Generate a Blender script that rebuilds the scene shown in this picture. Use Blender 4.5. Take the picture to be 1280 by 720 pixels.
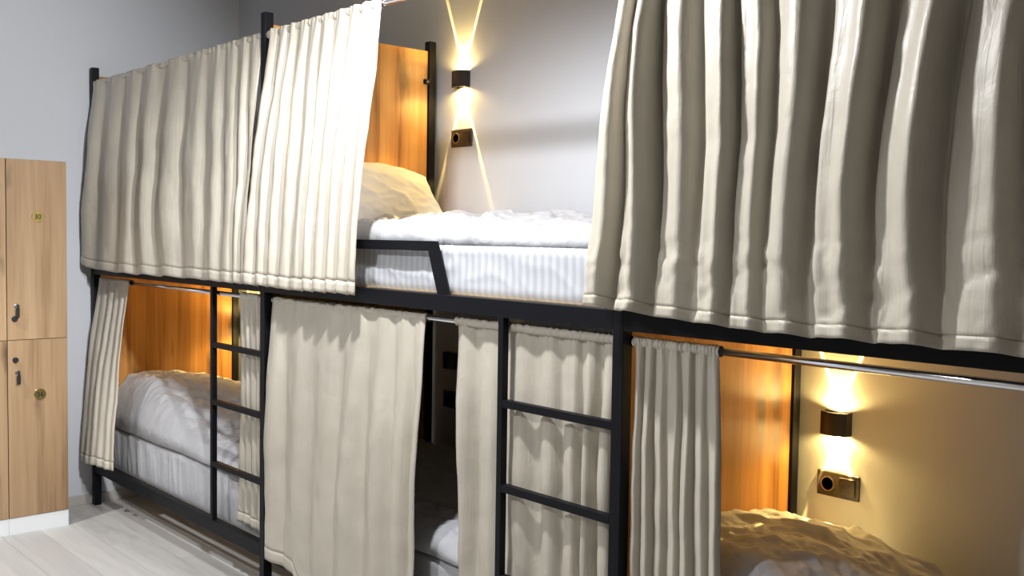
import bpy, bmesh, math, random
import numpy as np
from mathutils import Matrix, Vector

for o in list(bpy.data.objects):
    bpy.data.objects.remove(o, do_unlink=True)
sc = bpy.context.scene
C = sc.collection

# ------------------------------------------------------------------ camera
YAW, PITCH, ROLL, FPX = .8347, .0518, .0157, 1242.88
cam_pos = Vector((5.9808, -2.1098, 1.6323))
fw = Vector((-math.sin(YAW)*math.cos(PITCH), math.cos(YAW)*math.cos(PITCH), -math.sin(PITCH)))
rt = Vector((math.cos(YAW), math.sin(YAW), 0)); up = rt.cross(fw)
r2 = rt*math.cos(ROLL) + up*math.sin(ROLL); u2 = up*math.cos(ROLL) - rt*math.sin(ROLL)
cd = bpy.data.cameras.new('camera'); cam = bpy.data.objects.new('camera', cd); C.objects.link(cam)
cd.sensor_width = 36; cd.lens = 36*FPX/1280; cd.clip_start = .02
cam.matrix_world = Matrix(((r2.x, u2.x, -fw.x, cam_pos.x), (r2.y, u2.y, -fw.y, cam_pos.y), (r2.z, u2.z, -fw.z, cam_pos.z), (0, 0, 0, 1)))
sc.camera = cam

# ------------------------------------------------------------------ world, lights, exposure
w = bpy.data.worlds.new('world'); sc.world = w; w.use_nodes = True
w.node_tree.nodes['Background'].inputs[0].default_value = (.8, .85, 1, 1)
w.node_tree.nodes['Background'].inputs[1].default_value = .25
sc.view_settings.view_transform = 'Standard'; sc.view_settings.look = 'None'
sc.view_settings.gamma = 1; sc.view_settings.use_curve_mapping = False
sc.view_settings.exposure = 0.5

LIGHT_A = (3.45, -.66, 2.76)      # ceiling lamp close to the bunks
LIGHT_C = (3.3, -2.4, 2.76)       # ceiling lamp on the far side of the aisle
def ceiling_light(loc, power, radius, col=(.985, .99, 1)):
    l = bpy.data.lights.new('ceiling_lamp_light', 'POINT'); l.energy = power; l.shadow_soft_size = radius; l.color = col
    o = bpy.data.objects.new('ceiling_lamp_light', l); C.objects.link(o); o.location = loc; return o
def down_light(loc, power, radius, cone, blend, col=(.985, .99, 1)):
    l = bpy.data.lights.new('ceiling_lamp_light', 'SPOT'); l.energy = power; l.shadow_soft_size = radius; l.color = col
    l.spot_size = math.radians(cone); l.spot_blend = blend
    o = bpy.data.objects.new('ceiling_lamp_light', l); C.objects.link(o); o.location = loc; return o
down_light(LIGHT_A, 126, .045, 177, .50)
down_light(LIGHT_C, 85, .05, 155, .38)
LIGHT_B = (.95, -1.6, 2.76)
down_light(LIGHT_B, 115, .05, 88, .45)
FILL_SPOT_D = (5.6, -.8, 2.76)       # added spot that brightens the end wall and lockers
d_ = down_light(FILL_SPOT_D, 500, .05, 46, .9)
d_.rotation_euler = (Vector((-.042, -.75, 1.75))-Vector(FILL_SPOT_D)).to_track_quat('-Z', 'Y').to_euler()

# ------------------------------------------------------------------ helpers
def tag(o, label=None, cat=None, group=None, kind=None):
    if label: o['label'] = label
    if cat: o['category'] = cat
    if group: o['group'] = group
    if kind: o['kind'] = kind
    return o
def link(name, me, mat, parent=None, loc=(0, 0, 0), smooth=False):
    o = bpy.data.objects.new(name, me); C.objects.link(o)
    if mat is not None and not me.materials: me.materials.append(mat)
    o.parent = parent; o.location = loc
    if smooth: me.shade_smooth()
    return o
def empty(name, loc=(0, 0, 0)):
    o = bpy.data.objects.new(name, None); C.objects.link(o); o.location = loc; o.empty_display_size = .1; return o
def bm_box(bm, lo, hi):
    lo, hi = Vector(lo), Vector(hi); c = (lo+hi)/2; s = hi-lo
    return bmesh.ops.create_cube(bm, size=1, matrix=Matrix.Translation(c) @ Matrix.Diagonal((s.x, s.y, s.z, 1)))['verts']
def bevel(bm, w, seg=2):
    bmesh.ops.bevel(bm, geom=list(bm.edges), offset=w, segments=seg, affect='EDGES', profile=.5)
def mesh(bm, name='m'):
    me = bpy.data.meshes.new(name); bmesh.ops.recalc_face_normals(bm, faces=bm.faces); bm.to_mesh(me); bm.free(); return me
def box(name, lo, hi, mat, parent=None, bev=.002, loc=(0, 0, 0), seg=2):
    bm = bmesh.new(); bm_box(bm, lo, hi)
    if bev: bevel(bm, bev, seg)
    return link(name, mesh(bm, name), mat, parent, loc)
def bm_cyl(bm, p0, p1, r, n=20, r2=None, caps=True):
    p0, p1 = Vector(p0), Vector(p1); d = p1-p0
    q = Vector((0, 0, 1)).rotation_difference(d.normalized()).to_matrix().to_4x4()
    return bmesh.ops.create_cone(bm, cap_ends=caps, segments=n, radius1=r, radius2=r if r2 is None else r2, depth=d.length,
                                 matrix=Matrix.Translation((p0+p1)/2) @ q)['verts']
def cyl(name, p0, p1, r, mat, parent=None, n=20, bev=0):
    bm = bmesh.new(); bm_cyl(bm, p0, p1, r, n)
    if bev:
        es = [e for e in bm.edges if len(e.link_faces) == 2 and e.calc_face_angle() > 1]
        bmesh.ops.bevel(bm, geom=es, offset=bev, segments=2, affect='EDGES')
    me = mesh(bm, name); o = link(name, me, mat, parent)
    for p in me.polygons: p.use_smooth = len(p.vertices) == 4
    return o
def grid_mesh(name, V, mat, parent=None, smooth=True, loc=(0, 0, 0), closed_u=False):
    nu, nv = V.shape[:2]
    idx = np.arange(nu*nv).reshape(nu, nv)
    if closed_u: idx = np.vstack([idx, idx[:1]])
    f = np.stack([idx[:-1, :-1], idx[1:, :-1], idx[1:, 1:], idx[:-1, 1:]], -1).reshape(-1, 4)
    me = bpy.data.meshes.new(name); me.from_pydata(V.reshape(-1, 3).tolist(), [], f.tolist()); me.update()
    return link(name, me, mat, parent, loc, smooth)
def solidify(o, t, off=0):
    m = o.modifiers.new('thickness', 'SOLIDIFY'); m.thickness = t; m.offset = off; return o
def sstep(a, b, x):
    t = np.clip((x-a)/(b-a), 0, 1); return t*t*(3-2*t)
def vnoise(x, y, seed=0):
    rs = np.random.RandomState(seed); T = rs.rand(256, 256)
    xi = np.floor(x).astype(int); yi = np.floor(y).astype(int); fx = x-xi; fy = y-yi
    fx = fx**3*(fx*(fx*6-15)+10); fy = fy**3*(fy*(fy*6-15)+10)
    a = T[xi % 256, yi % 256]; b = T[(xi+1) % 256, yi % 256]; c = T[xi % 256, (yi+1) % 256]; d = T[(xi+1) % 256, (yi+1) % 256]
    return (a*(1-fx)+b*fx)*(1-fy)+(c*(1-fx)+d*fx)*fy
def fbm(x, y, seed=0, o=4):
    s = 0; a = .5
    for k in range(o): s = s+a*(vnoise(x*2**k, y*2**k, seed+k)-.5)*2; a *= .5
    return s
def ridged(x, y, seed=0, o=3):
    s = 0; a = .6
    for k in range(o): s = s+a*(1-np.abs(2*vnoise(x*2**k, y*2**k, seed+k)-1))**2; a *= .5
    return s

# ------------------------------------------------------------------ materials
def nt(name):
    m = bpy.data.materials.new(name); m.use_nodes = True; t = m.node_tree; return m, t, t.nodes['Principled BSDF']
def setp(b, **k):
    for n, v in k.items():
        b.inputs[n.replace('_', ' ')].default_value = v
def plain(name, col, rough=.5, metal=0, bump=0, bscale=200, spec=.5):
    m, t, b = nt(name); setp(b, Base_Color=(*col, 1), Roughness=rough, Metallic=metal); b.inputs['Specular IOR Level'].default_value = spec
    tc = t.nodes.new('ShaderNodeTexCoord'); n = t.nodes.new('ShaderNodeTexNoise'); n.inputs['Scale'].default_value = bscale; n.inputs['Detail'].default_value = 4
    t.links.new(tc.outputs['Object'], n.inputs['Vector'])
    if bump:
        bp = t.nodes.new('ShaderNodeBump'); bp.inputs['Strength'].default_value = bump; bp.inputs['Distance'].default_value = .002
        t.links.new(n.outputs['Fac'], bp.inputs['Height']); t.links.new(bp.outputs['Normal'], b.inputs['Normal'])
    r = t.nodes.new('ShaderNodeMapRange'); r.inputs[3].default_value = rough*.9; r.inputs[4].default_value = min(1, rough*1.1)
    t.links.new(n.outputs['Fac'], r.inputs[0]); t.links.new(r.outputs[0], b.inputs['Roughness'])
    return m
def wood(name, c0, c1, c2, rough, scale=(14, 14, .9), rnd=0., knots=True, axis='Z', spec=.5, stave=0.):
    m, t, b = nt(name); N = t.nodes.new; Lk = t.links.new
    tc = N('ShaderNodeTexCoord'); mp = N('ShaderNodeMapping'); mp.inputs['Scale'].default_value = scale
    oi = N('ShaderNodeObjectInfo'); ad = N('ShaderNodeVectorMath'); ad.operation = 'ADD'
    ml = N('ShaderNodeVectorMath'); ml.operation = 'SCALE'; ml.inputs[0].default_value = (37, 21, 53); Lk(oi.outputs['Random'], ml.inputs['Scale'])
    Lk(tc.outputs['Object'], ad.inputs[0]); Lk(ml.outputs[0], ad.inputs[1]); Lk(ad.outputs[0], mp.inputs['Vector'])
    n1 = N('ShaderNodeTexNoise'); n1.inputs['Scale'].default_value = 1; n1.inputs['Detail'].default_value = 6; n1.inputs['Distortion'].default_value = .8
    Lk(mp.outputs[0], n1.inputs['Vector'])
    mp2 = N('ShaderNodeMapping'); mp2.inputs['Scale'].default_value = tuple(s*7 for s in scale); Lk(ad.outputs[0], mp2.inputs['Vector'])
    n2 = N('ShaderNodeTexNoise'); n2.inputs['Scale'].default_value = 1; n2.inputs['Detail'].default_value = 5; Lk(mp2.outputs[0], n2.inputs['Vector'])
    mx = N('ShaderNodeMath'); mx.operation = 'MULTIPLY_ADD'; mx.inputs[1].default_value = .35; Lk(n2.outputs['Fac'], mx.inputs[0]); Lk(n1.outputs['Fac'], mx.inputs[2])
    cr = N('ShaderNodeValToRGB'); e = cr.color_ramp.elements
    e[0].position = .42; e[0].color = (*c0, 1); e[1].position = .9; e[1].color = (*c2, 1); k = cr.color_ramp.elements.new(.62); k.color = (*c1, 1)
    Lk(mx.outputs[0], cr.inputs['Fac']); col = cr.outputs['Color']
    if knots:
        mp3 = N('ShaderNodeMapping'); mp3.inputs['Scale'].default_value = (5, 5, 1.7) if axis == 'Z' else (1.3, 5, 5); Lk(ad.outputs[0], mp3.inputs['Vector'])
        n4 = N('ShaderNodeTexNoise'); n4.inputs['Scale'].default_value = 2; Lk(mp3.outputs[0], n4.inputs['Vector'])
        va = N('ShaderNodeVectorMath'); va.operation = 'MULTIPLY_ADD'; va.inputs[1].default_value = (.5, .5, .5); Lk(n4.outputs['Color'], va.inputs[0]); Lk(mp3.outputs[0], va.inputs[2])
        v = N('ShaderNodeTexVoronoi'); v.inputs['Scale'].default_value = 1.; Lk(va.outputs[0], v.inputs['Vector'])
        kr = N('ShaderNodeMapRange'); kr.inputs[1].default_value = .08; kr.inputs[2].default_value = .22; kr.inputs[3].default_value = .38; kr.inputs[4].default_value = 1
        Lk(v.outputs['Distance'], kr.inputs[0])
        mm = N('ShaderNodeMix'); mm.data_type = 'RGBA'; mm.blend_type = 'MULTIPLY'; mm.inputs[0].default_value = 1
        Lk(col, mm.inputs[6]); Lk(kr.outputs[0], mm.inputs[7]); col = mm.outputs[2]
    if stave:
        sp = N('ShaderNodeSeparateXYZ'); Lk(tc.outputs['Object'], sp.inputs[0])
        dv = N('ShaderNodeMath'); dv.operation = 'MULTIPLY'; dv.inputs[1].default_value = 1/stave; Lk(sp.outputs['Y'], dv.inputs[0])
        fl = N('ShaderNodeMath'); fl.operation = 'FLOOR'; Lk(dv.outputs[0], fl.inputs[0])
        wn = N('ShaderNodeTexWhiteNoise'); wn.noise_dimensions = '1D'; Lk(fl.outputs[0], wn.inputs['W'])
        mr = N('ShaderNodeMapRange'); mr.inputs[3].default_value = .72; mr.inputs[4].default_value = 1.12; Lk(wn.outputs['Value'], mr.inputs[0])
        mm = N('ShaderNodeMix'); mm.data_type = 'RGBA'; mm.blend_type = 'MULTIPLY'; mm.inputs[0].default_value = 1
        Lk(col, mm.inputs[6]); Lk(mr.outputs[0], mm.inputs[7]); col = mm.outputs[2]
    if rnd:
        mr = N('ShaderNodeMapRange'); mr.inputs[3].default_value = 1-rnd; mr.inputs[4].default_value = 1+rnd; Lk(oi.outputs['Random'], mr.inputs[0])
        mm = N('ShaderNodeMix'); mm.data_type = 'RGBA'; mm.blend_type = 'MULTIPLY'; mm.inputs[0].default_value = 1
        Lk(col, mm.inputs[6]); Lk(mr.outputs[0], mm.inputs[7]); col = mm.outputs[2]
    Lk(col, b.inputs['Base Color'])
    bp = N('ShaderNodeBump'); bp.inputs['Strength'].default_value = .15; bp.inputs['Distance'].default_value = .001
    Lk(n2.outputs['Fac'], bp.inputs['Height']); Lk(bp.outputs['Normal'], b.inputs['Normal'])
    setp(b, Roughness=rough); b.inputs['Specular IOR Level'].default_value = spec
    return m
def fabric(name, col, rough=.5, sheen=0., weave=900, bump=.15, trans=0., wr=0., spec=.5, streak=0.):
    m, t, b = nt(name); N = t.nodes.new; Lk = t.links.new
    tc = N('ShaderNodeTexCoord')
    n = N('ShaderNodeTexNoise'); n.inputs['Scale'].default_value = 9; n.inputs['Detail'].default_value = 5; Lk(tc.outputs['Object'], n.inputs['Vector'])
    cr = N('ShaderNodeMapRange'); cr.inputs[1].default_value = .3; cr.inputs[2].default_value = .7; cr.inputs[3].default_value = .94; cr.inputs[4].default_value = 1.04; Lk(n.outputs['Fac'], cr.inputs[0])
    mm = N('ShaderNodeMix'); mm.data_type = 'RGBA'; mm.blend_type = 'MULTIPLY'; mm.inputs[0].default_value = 1; mm.inputs[6].default_value = (*col, 1); Lk(cr.outputs[0], mm.inputs[7])
    Lk(mm.outputs[2], b.inputs['Base Color'])
    n2 = N('ShaderNodeTexNoise'); n2.inputs['Scale'].default_value = weave; Lk(tc.outputs['Object'], n2.inputs['Vector'])
    bp = N('ShaderNodeBump'); bp.inputs['Strength'].default_value = bump; bp.inputs['Distance'].default_value = .0008; Lk(n2.outputs['Fac'], bp.inputs['Height'])
    out = bp.outputs['Normal']
    if wr:
        n3 = N('ShaderNodeTexNoise'); n3.inputs['Scale'].default_value = 14; n3.inputs['Detail'].default_value = 3; n3.inputs['Distortion'].default_value = 1.2; Lk(tc.outputs['Object'], n3.inputs['Vector'])
        b2 = N('ShaderNodeBump'); b2.inputs['Strength'].default_value = wr; b2.inputs['Distance'].default_value = .02; Lk(n3.outputs['Fac'], b2.inputs['Height']); Lk(out, b2.inputs['Normal']); out = b2.outputs['Normal']
    if streak:
        mp = N('ShaderNodeMapping'); mp.inputs['Scale'].default_value = (60, 60, 3.5); Lk(tc.outputs['Object'], mp.inputs['Vector'])
        n4 = N('ShaderNodeTexNoise'); n4.inputs['Scale'].default_value = 1; n4.inputs['Detail'].default_value = 6; n4.inputs['Distortion'].default_value = .6; Lk(mp.outputs[0], n4.inputs['Vector'])
        b3 = N('ShaderNodeBump'); b3.inputs['Strength'].default_value = streak; b3.inputs['Distance'].default_value = .006; Lk(n4.outputs['Fac'], b3.inputs['Height']); Lk(out, b3.inputs['Normal']); out = b3.outputs['Normal']
    Lk(out, b.inputs['Normal'])
    setp(b, Roughness=rough); b.inputs['Specular IOR Level'].default_value = spec
    b.inputs['Sheen Weight'].default_value = sheen
    return m
def stripe_fabric(name, col):
    m, t, b = nt(name); N = t.nodes.new; Lk = t.links.new
    tc = N('ShaderNodeTexCoord'); sp = N('ShaderNodeSeparateXYZ'); Lk(tc.outputs['Object'], sp.inputs[0])
    mu = N('ShaderNodeMath'); mu.operation = 'MULTIPLY'; mu.inputs[1].default_value = 2*math.pi/.034; Lk(sp.outputs['X'], mu.inputs[0])
    si = N('ShaderNodeMath'); si.operation = 'SINE'; Lk(mu.outputs[0], si.inputs[0])
    gt = N('ShaderNodeMapRange'); gt.inputs[1].default_value = -.25; gt.inputs[2].default_value = .25; Lk(si.outputs[0], gt.inputs[0])
    mm = N('ShaderNodeMix'); mm.data_type = 'RGBA'; mm.inputs[6].default_value = (*[c*.85 for c in col], 1); mm.inputs[7].default_value = (*col, 1); Lk(gt.outputs[0], mm.inputs[0])
    Lk(mm.outputs[2], b.inputs['Base Color'])
    rr = N('ShaderNodeMapRange'); rr.inputs[3].default_value = .35; rr.inputs[4].default_value = .6; Lk(gt.outputs[0], rr.inputs[0]); Lk(rr.outputs[0], b.inputs['Roughness'])
    return m

M = {}
M['wall'] = plain('painted_wall', (.56, .585, .63), .75, bump=.06, bscale=90, spec=.3)
M['ceiling'] = plain('ceiling_paint', (.75, .75, .75), .9)
M['farwall'] = plain('low_bounce_wall', (.32, .30, .28), .8, bump=.06, bscale=90, spec=.3)  # unseen right and front walls, darkened to cut bounce light
M['black'] = plain('black_powder_coat', (.005, .0055, .008), .5, bump=.05, bscale=900, spec=.16)
M['chrome'] = plain('chrome_tube', (.75, .76, .8), .14, 1)
M['curtain'] = fabric('satin_curtain', (.52, .48, .405), .44, .0, 700, .12, wr=.10, spec=.5, streak=.4)
M['linen'] = fabric('white_linen', (.49, .50, .53), .8, .1, 600, .1, wr=.25, spec=.25)
M['stripe'] = stripe_fabric('striped_satin_sheet', (.56, .58, .62))
M['pillow'] = fabric('pillowcase', (.62, .60, .57), .75, .1, 600, .1, wr=.12, spec=.25)
M['headboard'] = wood('orange_oak_panel', (.19, .078, .018), (.48, .215, .05), (.64, .34, .10), .38, (11, 11, .55), spec=.5, stave=.29)
M['locker'] = wood('light_oak_laminate', (.225, .135, .07), (.345, .22, .118), (.43, .295, .17), .55, (10, 10, .5), rnd=.05, spec=.35)
M['floor'] = wood('grey_laminate', (.40, .39, .37), (.53, .52, .50), (.61, .60, .58), .45, (.7, 8, 8), rnd=.07, knots=False, axis='X', spec=.35)
M['subfloor'] = plain('plank_joint', (.16, .15, .14), .9)
M['white'] = plain('white_laminate', (.80, .82, .84), .5)
M['base'] = plain('grey_baseboard', (.42, .40, .38), .6)
M['ply'] = wood('plywood', (.5, .36, .2), (.62, .46, .28), (.7, .54, .35), .6, (2, 14, 14), knots=False)
M['lamp'] = plain('black_lamp_metal', (.022, .020, .018), .35, 0, spec=.5)
M['plate'] = plain('brown_black_plastic', (.035, .028, .022), .28, spec=.5)
M['darkhole'] = plain('socket_hole', (.004, .004, .004), .5)
M['brass'] = plain('polished_brass', (.72, .55, .20), .22, 1)
M['steel'] = plain('steel', (.6, .6, .58), .25, 1)
M['ink'] = plain('black_print', (.01, .01, .008), .6)
M['keyblack'] = plain('black_plastic', (.012, .011, .011), .4)
def emis(name, col, s):
    m, t, b = nt(name); b.inputs['Emission Color'].default_value = (*col, 1); b.inputs['Emission Strength'].default_value = s; return m
M['glow'] = emis('warm_led_lens', (1, .72, .32), 25)
M['glow_off'] = plain('unlit_lens', (.3, .3, .28), .3)
M['ceil_glow'] = emis('ceiling_lamp_glass', (1, .97, .92), 6)

# ------------------------------------------------------------------ room
L = 2.06; W = .88; YW = .93; XW = -.042; XE = 8.3; YF = -3.4; HC = 3.35
def struct(o): o['kind'] = 'structure'; return o
struct(box('wall_back', (XW-.12, YW, 0), (XE+.12, YW+.12, HC), M['wall'], bev=0))
struct(box('wall_left', (XW-.12, YF, 0), (XW, YW, HC), M['wall'], bev=0))
struct(box('wall_right', (XE, YF, 0), (XE+.12, YW, HC), M['farwall'], bev=0))
struct(box('wall_front', (XW-.12, YF-.12, 0), (XE+.12, YF, HC), M['farwall'], bev=0))
struct(box('ceiling', (XW-.12, YF-.12, HC), (XE+.12, YW+.12, HC+.1), M['ceiling'], bev=0))
fl = struct(box('floor', (XW-.12, YF-.12, -.12), (XE+.12, YW+.12, -.009), M['subfloor'], bev=0))
PW, PL = .193, 1.38
pm = bmesh.new(); bm_box(pm, (0, 0, -.009), (PL-.0015, PW-.0015, 0)); bevel(pm, .0008, 1); pm = mesh(pm, 'plank'); pm.materials.append(M['floor'])
random.seed(4)
ny = int((YW-YF)/PW)+1
for j in range(ny):
    y0 = YW-(j+1)*PW
    if y0 < YF-.001: continue
    x0 = XW-random.random()*PL*.9
    while x0 < XE:
        a = max(x0, XW); e = min(x0+PL, XE)
        if e-a > .03:
            o = bpy.data.objects.new('plank', pm); C.objects.link(o); o.parent = fl
            o.location = (a, y0, 0); o.scale = ((e-a)/PL, 1, 1)
        x0 += PL
def baseboard(name, lo, hi): return struct(box(name, lo, hi, M['base'], bev=.003))
baseboard('baseboard_left', (XW, YF, 0), (XW+.012, YW, .06))
baseboard('baseboard_back', (XW+.012, YW-.012, 0), (XE, YW, .06))

# ------------------------------------------------------------------ bunk beds
BEAM0, BEAM1 = 1.374, 1.43
RAIL0, RAIL1 = .20, .262
HP = 2.574
def make_bunk():
    t = empty('bunk_bed')
    h = .02; B = M['black']
    pb = bmesh.new(); bm_box(pb, (-h, -h, 0), (h, h, HP)); bevel(pb, .002); pme = mesh(pb, 'post'); pme.materials.append(B)
    for y in (0, W): link('post', pme, None, t, (0, y, 0))
    for y in (0, W):
        box('upper_beam', (h, y-h, BEAM0), (L-h, y+h, BEAM1), B, t)
        box('bottom_rail', (h, y-h, RAIL0), (L-h, y+h, RAIL1), B, t)
    for z0, z1 in ((BEAM0, BEAM1), (RAIL0, RAIL1)):
        box('end_beam', (-h, h, z0), (h, W-h, z1), B, t)
    box('upper_bed_base', (h, h, BEAM1-.014), (L-h, W-h, BEAM1-.002), M['ply'], t, .001)
    box('lower_bed_base', (h, .075, RAIL0+.018), (L-h, W-h, RAIL0+.03), M['ply'], t, .001)
    # headboards between the end posts
    box('headboard', (-.008, h+.003, BEAM1+.002), (.010, W-h-.003, 2.526), M['headboard'], t, .0015)
    box('headboard', (-.008, h+.003, RAIL1+.002), (.010, W-h-.003, BEAM0-.002), M['headboard'], t, .0015)
    for z in (2.376, 1.60):
        c = box('panel_clamp', (.006, W-h-.028, z-.012), (.022, W-h+.004, z+.012), B, t, .002)
        cyl('bolt', (.022, W-h-.012, z), (.027, W-h-.012, z), .006, M['steel'], c, 12)
    # ladder
    s = .0125; xl = 1.563; yl = -.0075
    box('ladder_stile', (xl-s, yl-s, RAIL1-.02), (xl+s, yl+s, BEAM0), B, t)
    for z in (1.100, .828, .533):
        box('ladder_rung', (xl+s, yl-s, z-s), (L-h, yl+s, z+s), B, t, .0015)
    # guard rail with a sloping end
    g = bmesh.new(); bm_box(g, (h, -.0125, 1.577), (1.19, .0125, 1.612)); bevel(g, .0015)
    p = [(1.158, 1.612), (1.194, 1.612), (1.262, BEAM1-.001), (1.226, BEAM1-.001)]
    vs = [[g.verts.new((x, y, z)) for x, z in p] for y in (-.0135, .0135)]
    g.faces.new(vs[0]); g.faces.new(vs[1][::-1])
    for k in range(4): g.faces.new((vs[0][k], vs[0][(k+1) % 4], vs[1][(k+1) % 4], vs[1][k]))
    link('guard_rail', mesh(g, 'guard_rail'), B, t)
    # chrome curtain rods with end flanges
    for z, y, r in ((2.476, 0, .0125), (1.342, .024, .0105)):
        rod = cyl('curtain_rod', (h, y, z), (L-h, y, z), r, M['chrome'], t, 24)
        for x0, x1 in ((h, h+.012), (L-h-.012, L-h)):
            cyl('rod_flange', (x0, y, z), (x1, y, z), r+.006, M['chrome'], rod, 20)
    return t
def copy_tree(o, parent=None):
    c = o.copy(); C.objects.link(c); c.parent = parent
    for ch in list(o.children): copy_tree(ch, c)
    return c
bunk0 = make_bunk()
tag(bunk0, 'black metal double bunk farthest away, against the end wall beside the lockers', 'bunk bed', 'row of curtained bunk beds')
bunk1 = copy_tree(bunk0); bunk1.location.x = L
bunk1['label'] = 'middle black metal double bunk, its upper berth open with a white mattress showing'
bunk2 = copy_tree(bunk0); bunk2.location.x = 2*L
bunk2['label'] = 'nearest black metal double bunk at the right, upper berth closed by a large curtain'
pb = bmesh.new(); bm_box(pb, (-.02, -.02, 0), (.02, .02, HP)); bevel(pb, .002); pme = mesh(pb, 'post'); pme.materials.append(M['black'])
for y in (0, W): link('post', pme, None, bunk2, (L, y, 0))

# ------------------------------------------------------------------ curtains
def curtain(label, xt, xb, zt, zb, yt, yb, ridges_t, ridges_b, amp, seed=0, rod=None, hemz=None, crumple=0., nu=None, nv=70, sharp=-.08, h2=.10, amps=None, skew=.25, bow=None, group=None):
    """xt,xb: (left,right) at top / hem; ridges: X of the fold crests at top / hem; amp: (top, middle, hem)."""
    t = empty('curtain', ((xt[0]+xt[1])/2, yt, zt)); ox, oy, oz = t.location
    rng = np.random.RandomState(seed)
    nr = len(ridges_t); nu = nu or max(120, nr*22)
    u = np.linspace(0, 1, nu)[:, None]; v = np.linspace(0, 1, nv)[None, :]
    vv = v**1.0
    x = (xt[0]*(1-vv)+xb[0]*vv)*(1-u)+(xt[1]*(1-vv)+xb[1]*vv)*u
    # fold phase: crest k at ridges[k]
    ut = (np.array(ridges_t)-xt[0])/(xt[1]-xt[0]); ub = (np.array(ridges_b)-xb[0])/(xb[1]-xb[0])
    U = np.repeat(u, nv, 1); ph = np.zeros((nu, nv)); am = np.zeros((nu, nv))
    a = .30+.70*rng.rand(nr+2); 
    if amps: a = np.interp(np.arange(nr+2), np.arange(len(amps))+1, amps)
    for j in range(nv):
        s = float(vv[0, j]); r = ut*(1-s)+ub*s
        d0 = max(.02, r[1]-r[0]); d1 = max(.02, r[-1]-r[-2])
        rr = np.concatenate([[r[0]-d0], r, [r[-1]+d1]])
        jit = U[:, j]+.004*np.sin(7*s+11*U[:, j]+seed)+.010*math.sin(3.1*s+seed)*np.sin(9*U[:, j]+2*seed)
        ph[:, j] = np.interp(jit, rr, np.arange(-1, nr+1))
        am[:, j] = np.interp(jit, rr, a)
    cs = np.cos(2*np.pi*ph-skew*np.cos(2*np.pi*ph))
    F = cs+sharp*.5*np.cos(4*np.pi*ph)                       # crest sharper than trough
    F = F+h2*np.cos(2*np.pi*ph*2.37+1.7*seed)+.25*fbm(ph*.8, v*2.2+0*u, seed+5, 3)
    A = amp[0]*(1-sstep(0, .45, v))+amp[1]*sstep(0, .45, v); A = A*(1-sstep(.6, 1, v))+amp[2]*sstep(.6, 1, v)
    yc = yt+(yb-yt)*(1-(1-v)**(bow or 1.6))
    y = yc-A*am*F
    # small gathers just below the pocket
    gth = np.exp(-v/.035)
    gat = np.cos(2*np.pi*ph*3.1+2*np.sin(ph*2.3))
    y = y-gth*.004*gat
    zbm = np.full((nu, 1), zb) if hemz is None else np.interp(u[:, 0], *hemz)[:, None]
    z = zt+(zbm-zt)*v
    z = z+(.010*am*(F)-.004*np.cos(9*u+seed))*sstep(.5, 1, v)*.6
    y = y+(.008*fbm(x*6+0*v, z*4, seed+9, 3)+.007*(ridged(x*4.5+z*1.6+.25*fbm(x*3, z*3, seed+2, 2), z*2.2-x*.8, seed+12, 3)-.45))*sstep(.05, .3, v)
    if crumple:
        c = np.exp(-((z-(zb+.17))/.055)**2)
        y = y+crumple*c*(ridged(x*11+z*5, z*14-x*4, seed+20, 2)-.45)
        y = y+crumple*.8*np.exp(-((z-(zb+.06))/.07)**2)*(ridged(x*8-z*9, z*6+x*6, seed+30, 2)-.45)
    x = x+.012*np.sin(2*np.pi*ph)*am*(A/.04)+.006*fbm(z*3+0*x, u*3, seed+3, 2)
    V = np.stack([x-ox, y-oy, z-oz], -1)
    kh = nv-4
    solidify(grid_mesh('panel', V[:, :kh+1], M['curtain'], t), .0022)
    # hem: folded band, a little thicker, with a stitched upper edge
    Hm = V[:, kh:].copy(); Hm[:, :, 1] -= .0008
    solidify(grid_mesh('hem', Hm, M['curtain'], t), .0036)
    # rod pocket: gathered sleeve around the rod with a frill above it
    ry, rz, rr0 = rod
    ang = np.linspace(0, 2*np.pi, 17)[:-1]
    uu = np.linspace(0, 1, nu); xx = xt[0]+(xt[1]-xt[0])*uu; p0 = ph[:, 0]
    ga = np.cos(2*np.pi*p0*3.1+2*np.sin(p0*2.3)); gb = np.cos(2*np.pi*p0*4.3+1.1)
    rad = rr0+.0045+.0022*ga[None, :]*(.6+.4*np.sin(ang)[:, None])+.0012*gb[None, :]
    S = np.stack([np.repeat(xx[None, :], 16, 0)-ox, ry+rad*np.cos(ang)[:, None]-oy, rz+rad*np.sin(ang)[:, None]-oz], -1)
    grid_mesh('rod_pocket', S, M['curtain'], t, closed_u=True)
    tag(t, label, 'curtain', group)
    return t
URZ = 2.476; LRZ = 1.342
UR = (0, URZ, .0125); LR = (.024, LRZ, .0105)
G = 'beige satin bunk curtains'
# upper left: drawn shut
curtain('beige curtain drawn shut across the upper berth nearest the lockers, shaded brownish', (.03, 2.035), (-.005, 2.0), URZ+.016, 1.405, -.012, -.072,
        [.10, .36, .62, .86, 1.15, 1.42, 1.62, 1.76, 1.89, 1.99], [.03, .33, .64, .92, 1.20, 1.48, 1.68, 1.82, 1.92, 1.98],
        (.010, .030, .020), 3, UR, hemz=([0, .04, .2, 1], [1.43, 1.412, 1.405, 1.408]), group=G)
# upper middle: pushed to the left, brightly lit
curtain('brightly lit off-white curtain pushed to the left of the open upper berth', (2.09, 2.935), (2.02, 2.862), URZ+.016, 1.405, -.012, -.078,
        [2.14, 2.22, 2.30, 2.40, 2.49, 2.58, 2.67, 2.75, 2.83, 2.91], [2.05, 2.14, 2.235, 2.335, 2.43, 2.53, 2.61, 2.70, 2.775, 2.845],
        (.014, .030, .022), 8, UR, group=G)
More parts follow.
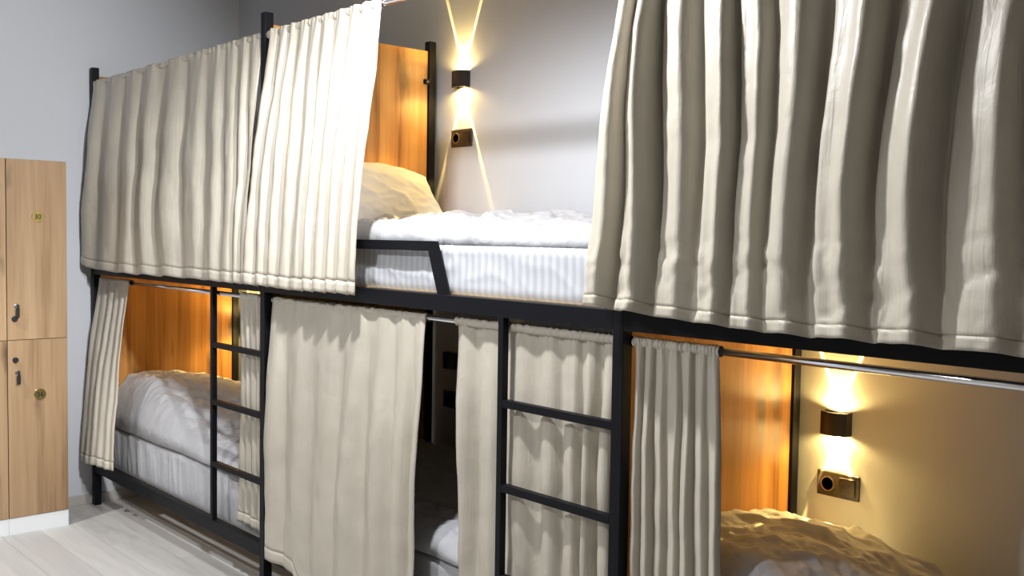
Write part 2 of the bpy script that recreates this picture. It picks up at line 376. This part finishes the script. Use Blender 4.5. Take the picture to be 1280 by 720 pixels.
# upper right: the large one
curtain('large beige satin curtain with deep folds closing the near upper berth at right', (4.145, 6.14), (4.06, 6.12), URZ+.016, 1.41, -.012, -.095,
        [4.163, 4.232, 4.34, 4.47, 4.56, 4.66, 4.82, 4.99, 5.14, 5.29, 5.47, 5.63, 5.80, 5.97, 6.1], [4.085, 4.212, 4.36, 4.49, 4.60, 4.70, 4.85, 5.01, 5.16, 5.31, 5.48, 5.64, 5.8, 5.96, 6.09],
        (.020, .046, .028), 5, UR, hemz=([0, .05, .3, 1], [1.445, 1.44, 1.415, 1.415]), crumple=.018, skew=.75, amps=[1.25, 1.3, .55, .85, .35, .9, .8, 1.0, .6, .9, .7, .9, .6, .9, .8], nu=420, nv=110, group=G)
# lower berths
curtain('narrow curtain tied back at the far end of the lower berth beside the lockers', (.035, .49), (.0, .53), LRZ+.013, .29, .012, -.095,
        [.06, .15, .24, .33, .42, .48], [.03, .13, .23, .33, .43, .51], (.010, .022, .026), 11, LR, hemz=([0, 1], [.275, .315]), group=G)
curtain('slim bunched curtain behind the ladder of the bunk by the lockers', (1.80, 2.025), (1.73, 2.03), LRZ+.013, .285, .012, .033,
        [1.815, 1.862, 1.91, 1.96, 2.01], [1.75, 1.82, 1.89, 1.95, 2.01], (.010, .016, .014), 13, LR, group=G)
curtain('wide cream curtain covering the left half of the middle lower berth', (2.10, 3.19), (2.175, 3.235), LRZ+.013, .16, .012, -.055,
        [2.12, 2.36, 2.55, 2.75, 2.95, 3.09, 3.18], [2.20, 2.39, 2.60, 2.76, 2.98, 3.11, 3.22], (.008, .032, .022), 17, LR,
        hemz=([0, .22, .26, 1], [.238, .236, .15, .12]), group=G)
curtain('cream curtain behind the ladder of the middle lower berth, striped by rung shadows', (3.355, 4.085), (3.365, 4.085), LRZ+.013, .29, .030, .032,
        [3.39, 3.52, 3.66, 3.80, 3.90, 3.97, 4.05], [3.40, 3.52, 3.66, 3.81, 3.91, 3.98, 4.05], (.012, .034, .014), 19, LR, group=G)
curtain('gathered curtain with tight folds at the left of the near lower berth', (4.15, 4.44), (4.148, 4.45), LRZ+.013, .29, .016, .030,
        [4.168, 4.205, 4.25, 4.295, 4.34, 4.385, 4.43], [4.16, 4.205, 4.25, 4.295, 4.34, 4.39, 4.435], (.011, .022, .016), 23, LR, skew=.7, group=G)

# ------------------------------------------------------------------ mattresses
def mattress(label, x0, x1, y0, y1, z0, z1, mat, seed, gather=.0, diag=0.):
    """soft box: rounded profile swept around, with wrinkled sides."""
    t = empty('mattress', ((x0+x1)/2, (y0+y1)/2, z0)); ox, oy, oz = t.location
    def loop(n):   # rounded rectangle, parameter by arc length
        r = .05; P = []; Nn = []
        segs = [((x0+r, y0), (x1-r, y0), (0, -1)), ((x1, y0+r), (x1, y1-r), (1, 0)), ((x1-r, y1), (x0+r, y1), (0, 1)), ((x0, y1-r), (x0, y0+r), (-1, 0))]
        cen = [(x1-r, y0+r), (x1-r, y1-r), (x0+r, y1-r), (x0+r, y0+r)]; a0 = [-90, 0, 90, 180]
        for k, (p, q, nn) in enumerate(segs):
            m = 260 if k == 0 else (60 if k != 2 else 60)
            for i in range(m):
                f = i/m; P.append((p[0]+(q[0]-p[0])*f, p[1]+(q[1]-p[1])*f)); Nn.append(nn)
            for i in range(8):
                a = math.radians(a0[k]+90*i/8); P.append((cen[k][0]+r*math.cos(a), cen[k][1]+r*math.sin(a))); Nn.append((math.cos(a), math.sin(a)))
        return np.array(P), np.array(Nn)
    P, Nn = loop(0); H = z1-z0
    prof = [(-.012, 0), (-.003, .012), (0, .03)]+[(0, .03+(H-.06)*k/12) for k in range(1, 13)]+[(-.004, H-.018), (-.014, H-.006), (-.03, H), (-.10, H+.002), (-.25, H+.003)]
    rows = []
    for d, z in prof:
        side = math.exp(-((z-H/2)/(H*.42))**4) if d > -.02 else 0
        wx = P[:, 0]; wz = np.full(len(P), z)
        wv = gather*(ridged(wx*16+wz*1.2, wz*1.5+.3, seed, 2)-.5)
        wv = wv+diag*(ridged(wx*5+wz*6.5, wz*5-wx*.6, seed+3, 2)-.5)
        off = d+side*wv
        rows.append(np.stack([P[:, 0]+Nn[:, 0]*off-ox, P[:, 1]+Nn[:, 1]*off-oy, np.full(len(P), z0+z-oz)], -1))
    V = np.array(rows).transpose(1, 0, 2)
    body = grid_mesh('mattress_body', V, mat, t, closed_u=True)
    bm = bmesh.new(); bm.from_mesh(body.data)
    bmesh.ops.holes_fill(bm, edges=[e for e in bm.edges if e.is_boundary], sides=0)
    bmesh.ops.recalc_face_normals(bm, faces=bm.faces); bm.to_mesh(body.data); bm.free()
    tag(t, label, 'mattress', 'mattresses in the bunks')
    return t
LB = RAIL0+.031; UB = BEAM1-.001
mattress('low mattress in a gathered white cover in the far lower berth', .04, L-.05, .06, .855, LB, .478, M['linen'], 31, gather=.016)
mattress('white striped mattress in the open upper berth above the ladder', L+.04, 2*L-.05, .03, .855, UB, 1.608, M['stripe'], 37, gather=.003, diag=.012)
mattress('white mattress glimpsed between the two curtains of the middle lower berth', L+.04, 2*L-.05, .06, .855, LB, .478, M['linen'], 41, gather=.012)
mattress('mattress under the yellow-lit duvet of the near lower berth', 2*L+.04, 3*L-.05, .06, .855, LB, .478, M['linen'], 43, gather=.012)

# ------------------------------------------------------------------ duvets and pillows
def duvet(label, x0, x1, y0, y1, zb, prof, seed, mat, edge=.09, wr=.014, wscale=7., skew=.5, front_drop=0., nx=240, ny=120, hedge=None, wobble=1.):
    """heightfield bedspread with ridged creases; prof(X, Y) -> height above zb."""
    t = empty('duvet', ((x0+x1)/2, (y0+y1)/2, zb)); ox, oy, oz = t.location
    u = np.linspace(0, 1, nx)[:, None]; v = np.linspace(0, 1, ny)[None, :]
    X = x0+(x1-x0)*u+0*v; Y = y0+(y1-y0)*v+0*u
    wob = .02*fbm(X*3, Y*0+seed, seed, 3)
    dx = np.minimum(X-x0, x1-X); dy = np.minimum(Y-y0, y1-Y)
    def rnd(d, e): q = np.clip(d/e, 0, 1); return np.sqrt(np.maximum(0, 1-(1-q)**2))
    E = rnd(X-x0, hedge or edge)*rnd(x1-X, edge)*rnd(Y-y0, edge)*rnd(y1-Y, edge*.8)
    h = prof(X, Y)
    qx = X+.07*fbm(X*4, Y*4, seed+7, 3); qy = Y+.07*fbm(X*4+9, Y*4, seed+8, 3)
    R = ridged(qx*wscale*.55+qy*wscale*skew, qy*wscale-qx*wscale*skew, seed, 3)
    Rf = ridged(qx*wscale*1.7-qy*wscale*1.1, qy*wscale*1.4+qx*wscale*.9, seed+40, 3)
    Z = zb+.004+h*E+wr*(R-.55)*(.25+.75*E)*np.minimum(1, E*3)+wr*.75*(Rf-.5)*E
    Yp = Y+(wob*(1-v)*.4+.010*(R-.5)*(1-E))*wobble
    V = np.stack([X-ox, Yp-oy, Z-oz], -1)
    solidify(grid_mesh('duvet_cover', V, mat, t), .004, 1)
    tag(t, label, 'duvet', 'white bedding in the bunks')
    return t
def pillow(label, loc, rot, sx, sy, th, mat, seed):
    t = empty('pillow', loc); t.rotation_euler = rot
    n = 60; a = np.linspace(-1, 1, n); U, Vv = np.meshgrid(a, a, indexing='ij')
    ins = np.clip((1-np.abs(U)**2.4)*(1-np.abs(Vv)**2.0), 0, 1)**.5
    pin = 1-.07*(np.abs(U)**2*(1-np.abs(Vv)**2)+np.abs(Vv)**2*(1-np.abs(U)**2))
    cr = .016*(ridged(U*2.2+Vv*1.2, Vv*2.2-U, seed, 3)-.5)*np.minimum(1, ins*2)
    X = U*sx/2*pin*(1-.28*np.abs(Vv)**2.5); Y = Vv*sy/2*pin
    top = np.stack([X, Y, th/2*ins+cr], -1); bot = np.stack([X, Y, -th/2*ins], -1)
    bm = bmesh.new()
    o1 = grid_mesh('tmp', top, mat); o2 = grid_mesh('tmp', bot[::-1], mat)
    bm.from_mesh(o1.data); bm.from_mesh(o2.data); bmesh.ops.remove_doubles(bm, verts=bm.verts, dist=.0012)
    for o in (o1, o2): bpy.data.objects.remove(o, do_unlink=True)
    me = mesh(bm, 'pillowcase'); link('pillowcase', me, mat, t, smooth=True)
    tag(t, label, 'pillow', 'pillows in the bunks')
    return t
def hump(o, hi, lo, xa, xb):
    return lambda X, Y: lo+(hi-lo)*(1-sstep(o+xa, o+xb, X))*(1-.45*sstep(.35, .95, Y))
duvet('crumpled white duvet heaped at the headboard of the far lower berth', .045, 1.86, .055, .862, .478, hump(0, .295, .10, .35, 1.5), 51, M['linen'], hedge=.05, edge=.14, wr=.030, wscale=6)
duvet('thick white duvet spread flat over the open upper berth', L+.20, 2*L-.06, .044, .865, 1.597,
      lambda X, Y: .085+.035*sstep(.1, .8, Y)+.02*fbm(X*2, Y*2, 3, 2)-.02*sstep(2.9, 4.0, X), 57, M['linen'], edge=.07, wr=.040, wscale=5, wobble=.1)
duvet('white duvet glimpsed between the curtains of the dark middle lower berth', L+.05, 2*L-.06, .055, .862, .478, hump(L, .20, .085, .3, 1.1), 61, M['linen'], edge=.10, wr=.022, wscale=6)
duvet('creased duvet glowing yellow under the wall lamp of the near lower berth', 2*L+.045, 3*L-.06, .055, .862, .478, hump(2*L, .325, .10, .28, .9), 66, M['linen'], hedge=.05, edge=.12, wr=.026, wscale=6, skew=.8)
pillow('white pillow propped against the wooden headboard of the open upper berth', (L+.17, .41, 1.79), (0, math.radians(50), 0), .44, .80, .19, M['pillow'], 71)
pillow('pillow corner showing beside the duvet under the near lower wall lamp', (2*L+.20, .72, .575), (0, math.radians(10), 0), .30, .30, .13, M['pillow'], 75)

# ------------------------------------------------------------------ wall lamps
def fan_light(name, loc, direction, parent, power):
    """spot whose lens throws a straight-edged wedge of light along the wall"""
    l = bpy.data.lights.new(name, 'SPOT'); l.energy = power; l.spot_size = math.radians(165); l.spot_blend = .4; l.shadow_soft_size = .003
    l.color = (1, .67, .21); l.use_nodes = True
    t = l.node_tree; N = t.nodes.new; Lk = t.links.new; em = t.nodes['Emission']
    tc = N('ShaderNodeTexCoord'); sp = N('ShaderNodeSeparateXYZ'); Lk(tc.outputs['Normal'], sp.inputs[0])
    ax = N('ShaderNodeMath'); ax.operation = 'ABSOLUTE'; Lk(sp.outputs['X'], ax.inputs[0])
    az = N('ShaderNodeMath'); az.operation = 'ABSOLUTE'; Lk(sp.outputs['Z'], az.inputs[0])
    dv = N('ShaderNodeMath'); dv.operation = 'DIVIDE'; Lk(ax.outputs[0], dv.inputs[0]); Lk(az.outputs[0], dv.inputs[1])
    cr = N('ShaderNodeValToRGB'); Lk(dv.outputs[0], cr.inputs['Fac'])
    e = cr.color_ramp.elements
    def st(p, c): k = e.new(p); k.color = (c, c, c, 1)
    e[0].position = 0; e[0].color = (.12, .12, .12, 1); e[1].position = 1; e[1].color = (.024, .024, .024, 1)
    st(.33, .14); st(.372, .95); st(.392, 1.0); st(.42, .06); st(.6, .036)
    Lk(cr.outputs['Color'], em.inputs['Strength'])
    o = bpy.data.objects.new(name, l); C.objects.link(o); o.parent = parent; o.location = loc
    o.rotation_euler = (0, 0, 0) if direction < 0 else (math.pi, 0, 0)
    return o
def wall_lamp(label, x, z, on=True, power=120.):
    t = empty('wall_lamp', (x, YW, z))
    hw, hh, dp = .047, .039, .052
    # housing: flat sides, gently curved front, open at top and bottom
    n = 14; out = [(-hw, 0), (-hw, -dp*.72)]+[(-hw+2*hw*k/n, -dp*.72-dp*.28*math.sin(math.pi*k/n)) for k in range(1, n)]+[(hw, -dp*.72), (hw, 0)]
    bm = bmesh.new(); tk = .003
    inn = [(px*(1-tk/hw), py*(1-2*tk/dp)-tk*.5) for px, py in out]
    ring = []
    for pts, z0 in ((out, -hh), (out, hh), (inn, hh), (inn, -hh)):
        ring.append([bm.verts.new((px, py, z0)) for px, py in pts])
    m = len(out)
    for a, b in ((0, 1), (1, 2), (2, 3), (3, 0)):
        for k in range(m-1): bm.faces.new((ring[a][k], ring[a][k+1], ring[b][k+1], ring[b][k]))
    link('housing', mesh(bm, 'housing'), M['lamp'], t)
    box('back_plate', (-hw+.004, -.004, -hh+.002), (hw-.004, 0, hh-.002), M['lamp'], t, .001)
    box('core', (-hw+.006, -dp*.70, -hh+.012), (hw-.006, -.005, hh-.012), M['lamp'], t, .001)
    for s in (1, -1):
        cyl('lens', (0, -.024, s*(hh-.012)), (0, -.024, s*(hh-.008)), .013, M['glow' if on else 'glow_off'], t, 20)
        if on: fan_light('lamp_beam', (0, -.022, s*(hh-.004)), s, t, power)
    tag(t, label, 'wall lamp', 'up-and-down wall lamps over the berths')
    return t
wall_lamp('lit black wall lamp above the duvet of the open upper berth', L+.20, 2.376)
wall_lamp('lit black wall lamp above the socket in the near lower berth', 2*L+.15, 1.026)
wall_lamp('lit wall lamp hidden behind the ladder curtain, glowing on the far lower headboard', .155, 1.03)
wall_lamp('unlit dark wall lamp inside the dim middle lower berth', L+.155, 1.025, on=False)

def socket(label, x, z):
    t = empty('wall_socket', (x, YW, z)); w_, h_ = .0775, .0425
    box('frame', (-w_, -.009, -h_), (w_, 0, h_), M['plate'], t, .004, seg=3)
    # left: round earthed socket; right: rocker switch
    bm = bmesh.new(); bm_cyl(bm, (-.036, -.009, 0), (-.036, -.0125, 0), .0245, 32, caps=False); bm_cyl(bm, (-.036, -.009, 0), (-.036, -.0125, 0), .0215, 32, caps=False)
    es = [e for e in bm.edges if e.is_boundary]; bmesh.ops.bridge_loops(bm, edges=[e for e in es if e.verts[0].co.y < -.012])
    link('socket_ring', mesh(bm, 'socket_ring'), M['steel'], t)
    so = cyl('socket_well', (-.036, -.0085, 0), (-.036, -.0098, 0), .0212, M['darkhole'], t, 28)
    for dx in (-.0095, .0095): cyl('pin_hole', (-.036+dx, -.0097, 0), (-.036+dx, -.0102, 0), .0028, M['darkhole'], so, 10)
    bm = bmesh.new(); vs = bm_box(bm, (.008, -.013, -.030), (.064, -.009, .030))
    for v in vs:
        if v.co.y < -.012 and v.co.z > 0: v.co.y -= .003
    bevel(bm, .0015); link('switch_rocker', mesh(bm, 'switch_rocker'), M['plate'], t)
    tag(t, label, 'socket', 'double wall sockets below the lamps')
    return t
socket('dark double socket and switch below the lamp of the open upper berth', L+.195, 2.10)
socket('dark double socket and switch below the lamp of the near lower berth', 2*L+.157, .815)
socket('dark socket barely visible inside the middle lower berth', L+.155, .83)

# ------------------------------------------------------------------ lockers
def text_mesh(s, size):
    cu = bpy.data.curves.new('digits', 'FONT'); cu.body = s; cu.size = size; cu.align_x = 'CENTER'; cu.align_y = 'CENTER'; cu.extrude = .0003; cu.offset = size*.02
    o = bpy.data.objects.new('digits', cu); C.objects.link(o); dg = bpy.context.evaluated_depsgraph_get()
    me = bpy.data.meshes.new_from_object(o.evaluated_get(dg)); bpy.data.objects.remove(o, do_unlink=True); return me
def locker(label, y0, y1, details):
    XF = .333; t = empty('locker', (XW, (y0+y1)/2, 0)); oy = (y0+y1)/2
    def bx(name, lo, hi, mat, par=t, bev=.001): return box(name, (lo[0]-XW, lo[1]-oy, lo[2]), (hi[0]-XW, hi[1]-oy, hi[2]), mat, par, bev)
    bx('carcass', (XW+.014, y0, .088), (XF-.019, y1, 2.0), M['locker'])
    bx('plinth', (XW+.014, y0, 0), (XF-.004, y1, .087), M['white'])
    g = .0016
    for z0, z1, det in ((.090, 1.0405, details[0]), (1.0435, 1.998, details[1])):
        d = bx('door', (XF-.018, y0+g, z0), (XF, y1-g, z1), M['locker'], t, .0012)
        if det:
            yn, zn, num, yk, zk, zknob = det
            R = Matrix(((0, 0, 1), (1, 0, 0), (0, 1, 0)))   # text plane XY -> facing +X
            fx = XF-XW
            cyl('number_disc', (fx, yn-oy, zn), (fx+.003, yn-oy, zn), .031, M['brass'], d, 32, .001)
            tm = text_mesh(num, .036); tm.transform(R.to_4x4()); link('number', tm, M['ink'], d, (fx+.0031, yn-oy, zn))
            cyl('knob', (fx, yk-.012-oy, zknob), (fx+.016, yk-.012-oy, zknob), .014, M['keyblack'], d, 20, .002)
            lk = cyl('lock', (fx, yk-oy, zk), (fx+.006, yk-oy, zk), .014, M['steel'], d, 20, .001)
            box('key_bow', (fx+.006, yk-.003-oy, zk-.010), (fx+.034, yk+.003-oy, zk+.010), M['keyblack'], lk, .002)
            bm = bmesh.new(); bm_box(bm, (fx+.022, yk-.010-oy, zk-.060), (fx+.027, yk+.008-oy, zk-.010)); bevel(bm, .002)
            link('key_tag', mesh(bm, 'key_tag'), M['keyblack'], lk)
            bmesh_ring = bmesh.new(); bmesh.ops.create_cone(bmesh_ring, cap_ends=False, segments=20, radius1=.009, radius2=.009, depth=.0022, matrix=Matrix.Translation((fx+.026, yk-oy, zk-.008)) @ Matrix.Rotation(math.pi/2, 4, 'Y'))
            link('key_ring', mesh(bmesh_ring, 'key_ring'), M['steel'], lk)
    tag(t, label, 'locker', 'oak-fronted lockers on the end wall')
    return t
locker('oak-fronted two-door locker with brass number discs, next to the bunk', -.575, -.27,
       [(-.415, .742, '36', -.526, .868, .938), (-.419, 1.697, '30', -.528, 1.222, 1.156)])
locker('oak-fronted locker cut by the left edge of the picture', -.88, -.576, [None, None])

# ------------------------------------------------------------------ ceiling lamps (the place's light sources, plus the added end-wall spot)
for lab, p in (('round ceiling lamp above the open upper berth', LIGHT_A), ('round ceiling lamp over the middle of the aisle', LIGHT_C), ('round ceiling lamp over the aisle near the lockers', LIGHT_B), ('added unseen spot brightening the end wall and lockers', FILL_SPOT_D)):
    t = empty('ceiling_lamp', (p[0], p[1], HC))
    cyl('canopy', (0, 0, -.03), (0, 0, 0), .06, M['white'], t, 32, .004)
    cyl('stem', (0, 0, -.13), (0, 0, -.03), .008, M['white'], t, 12)
    tag(t, lab, 'ceiling lamp', 'ceiling lamps')
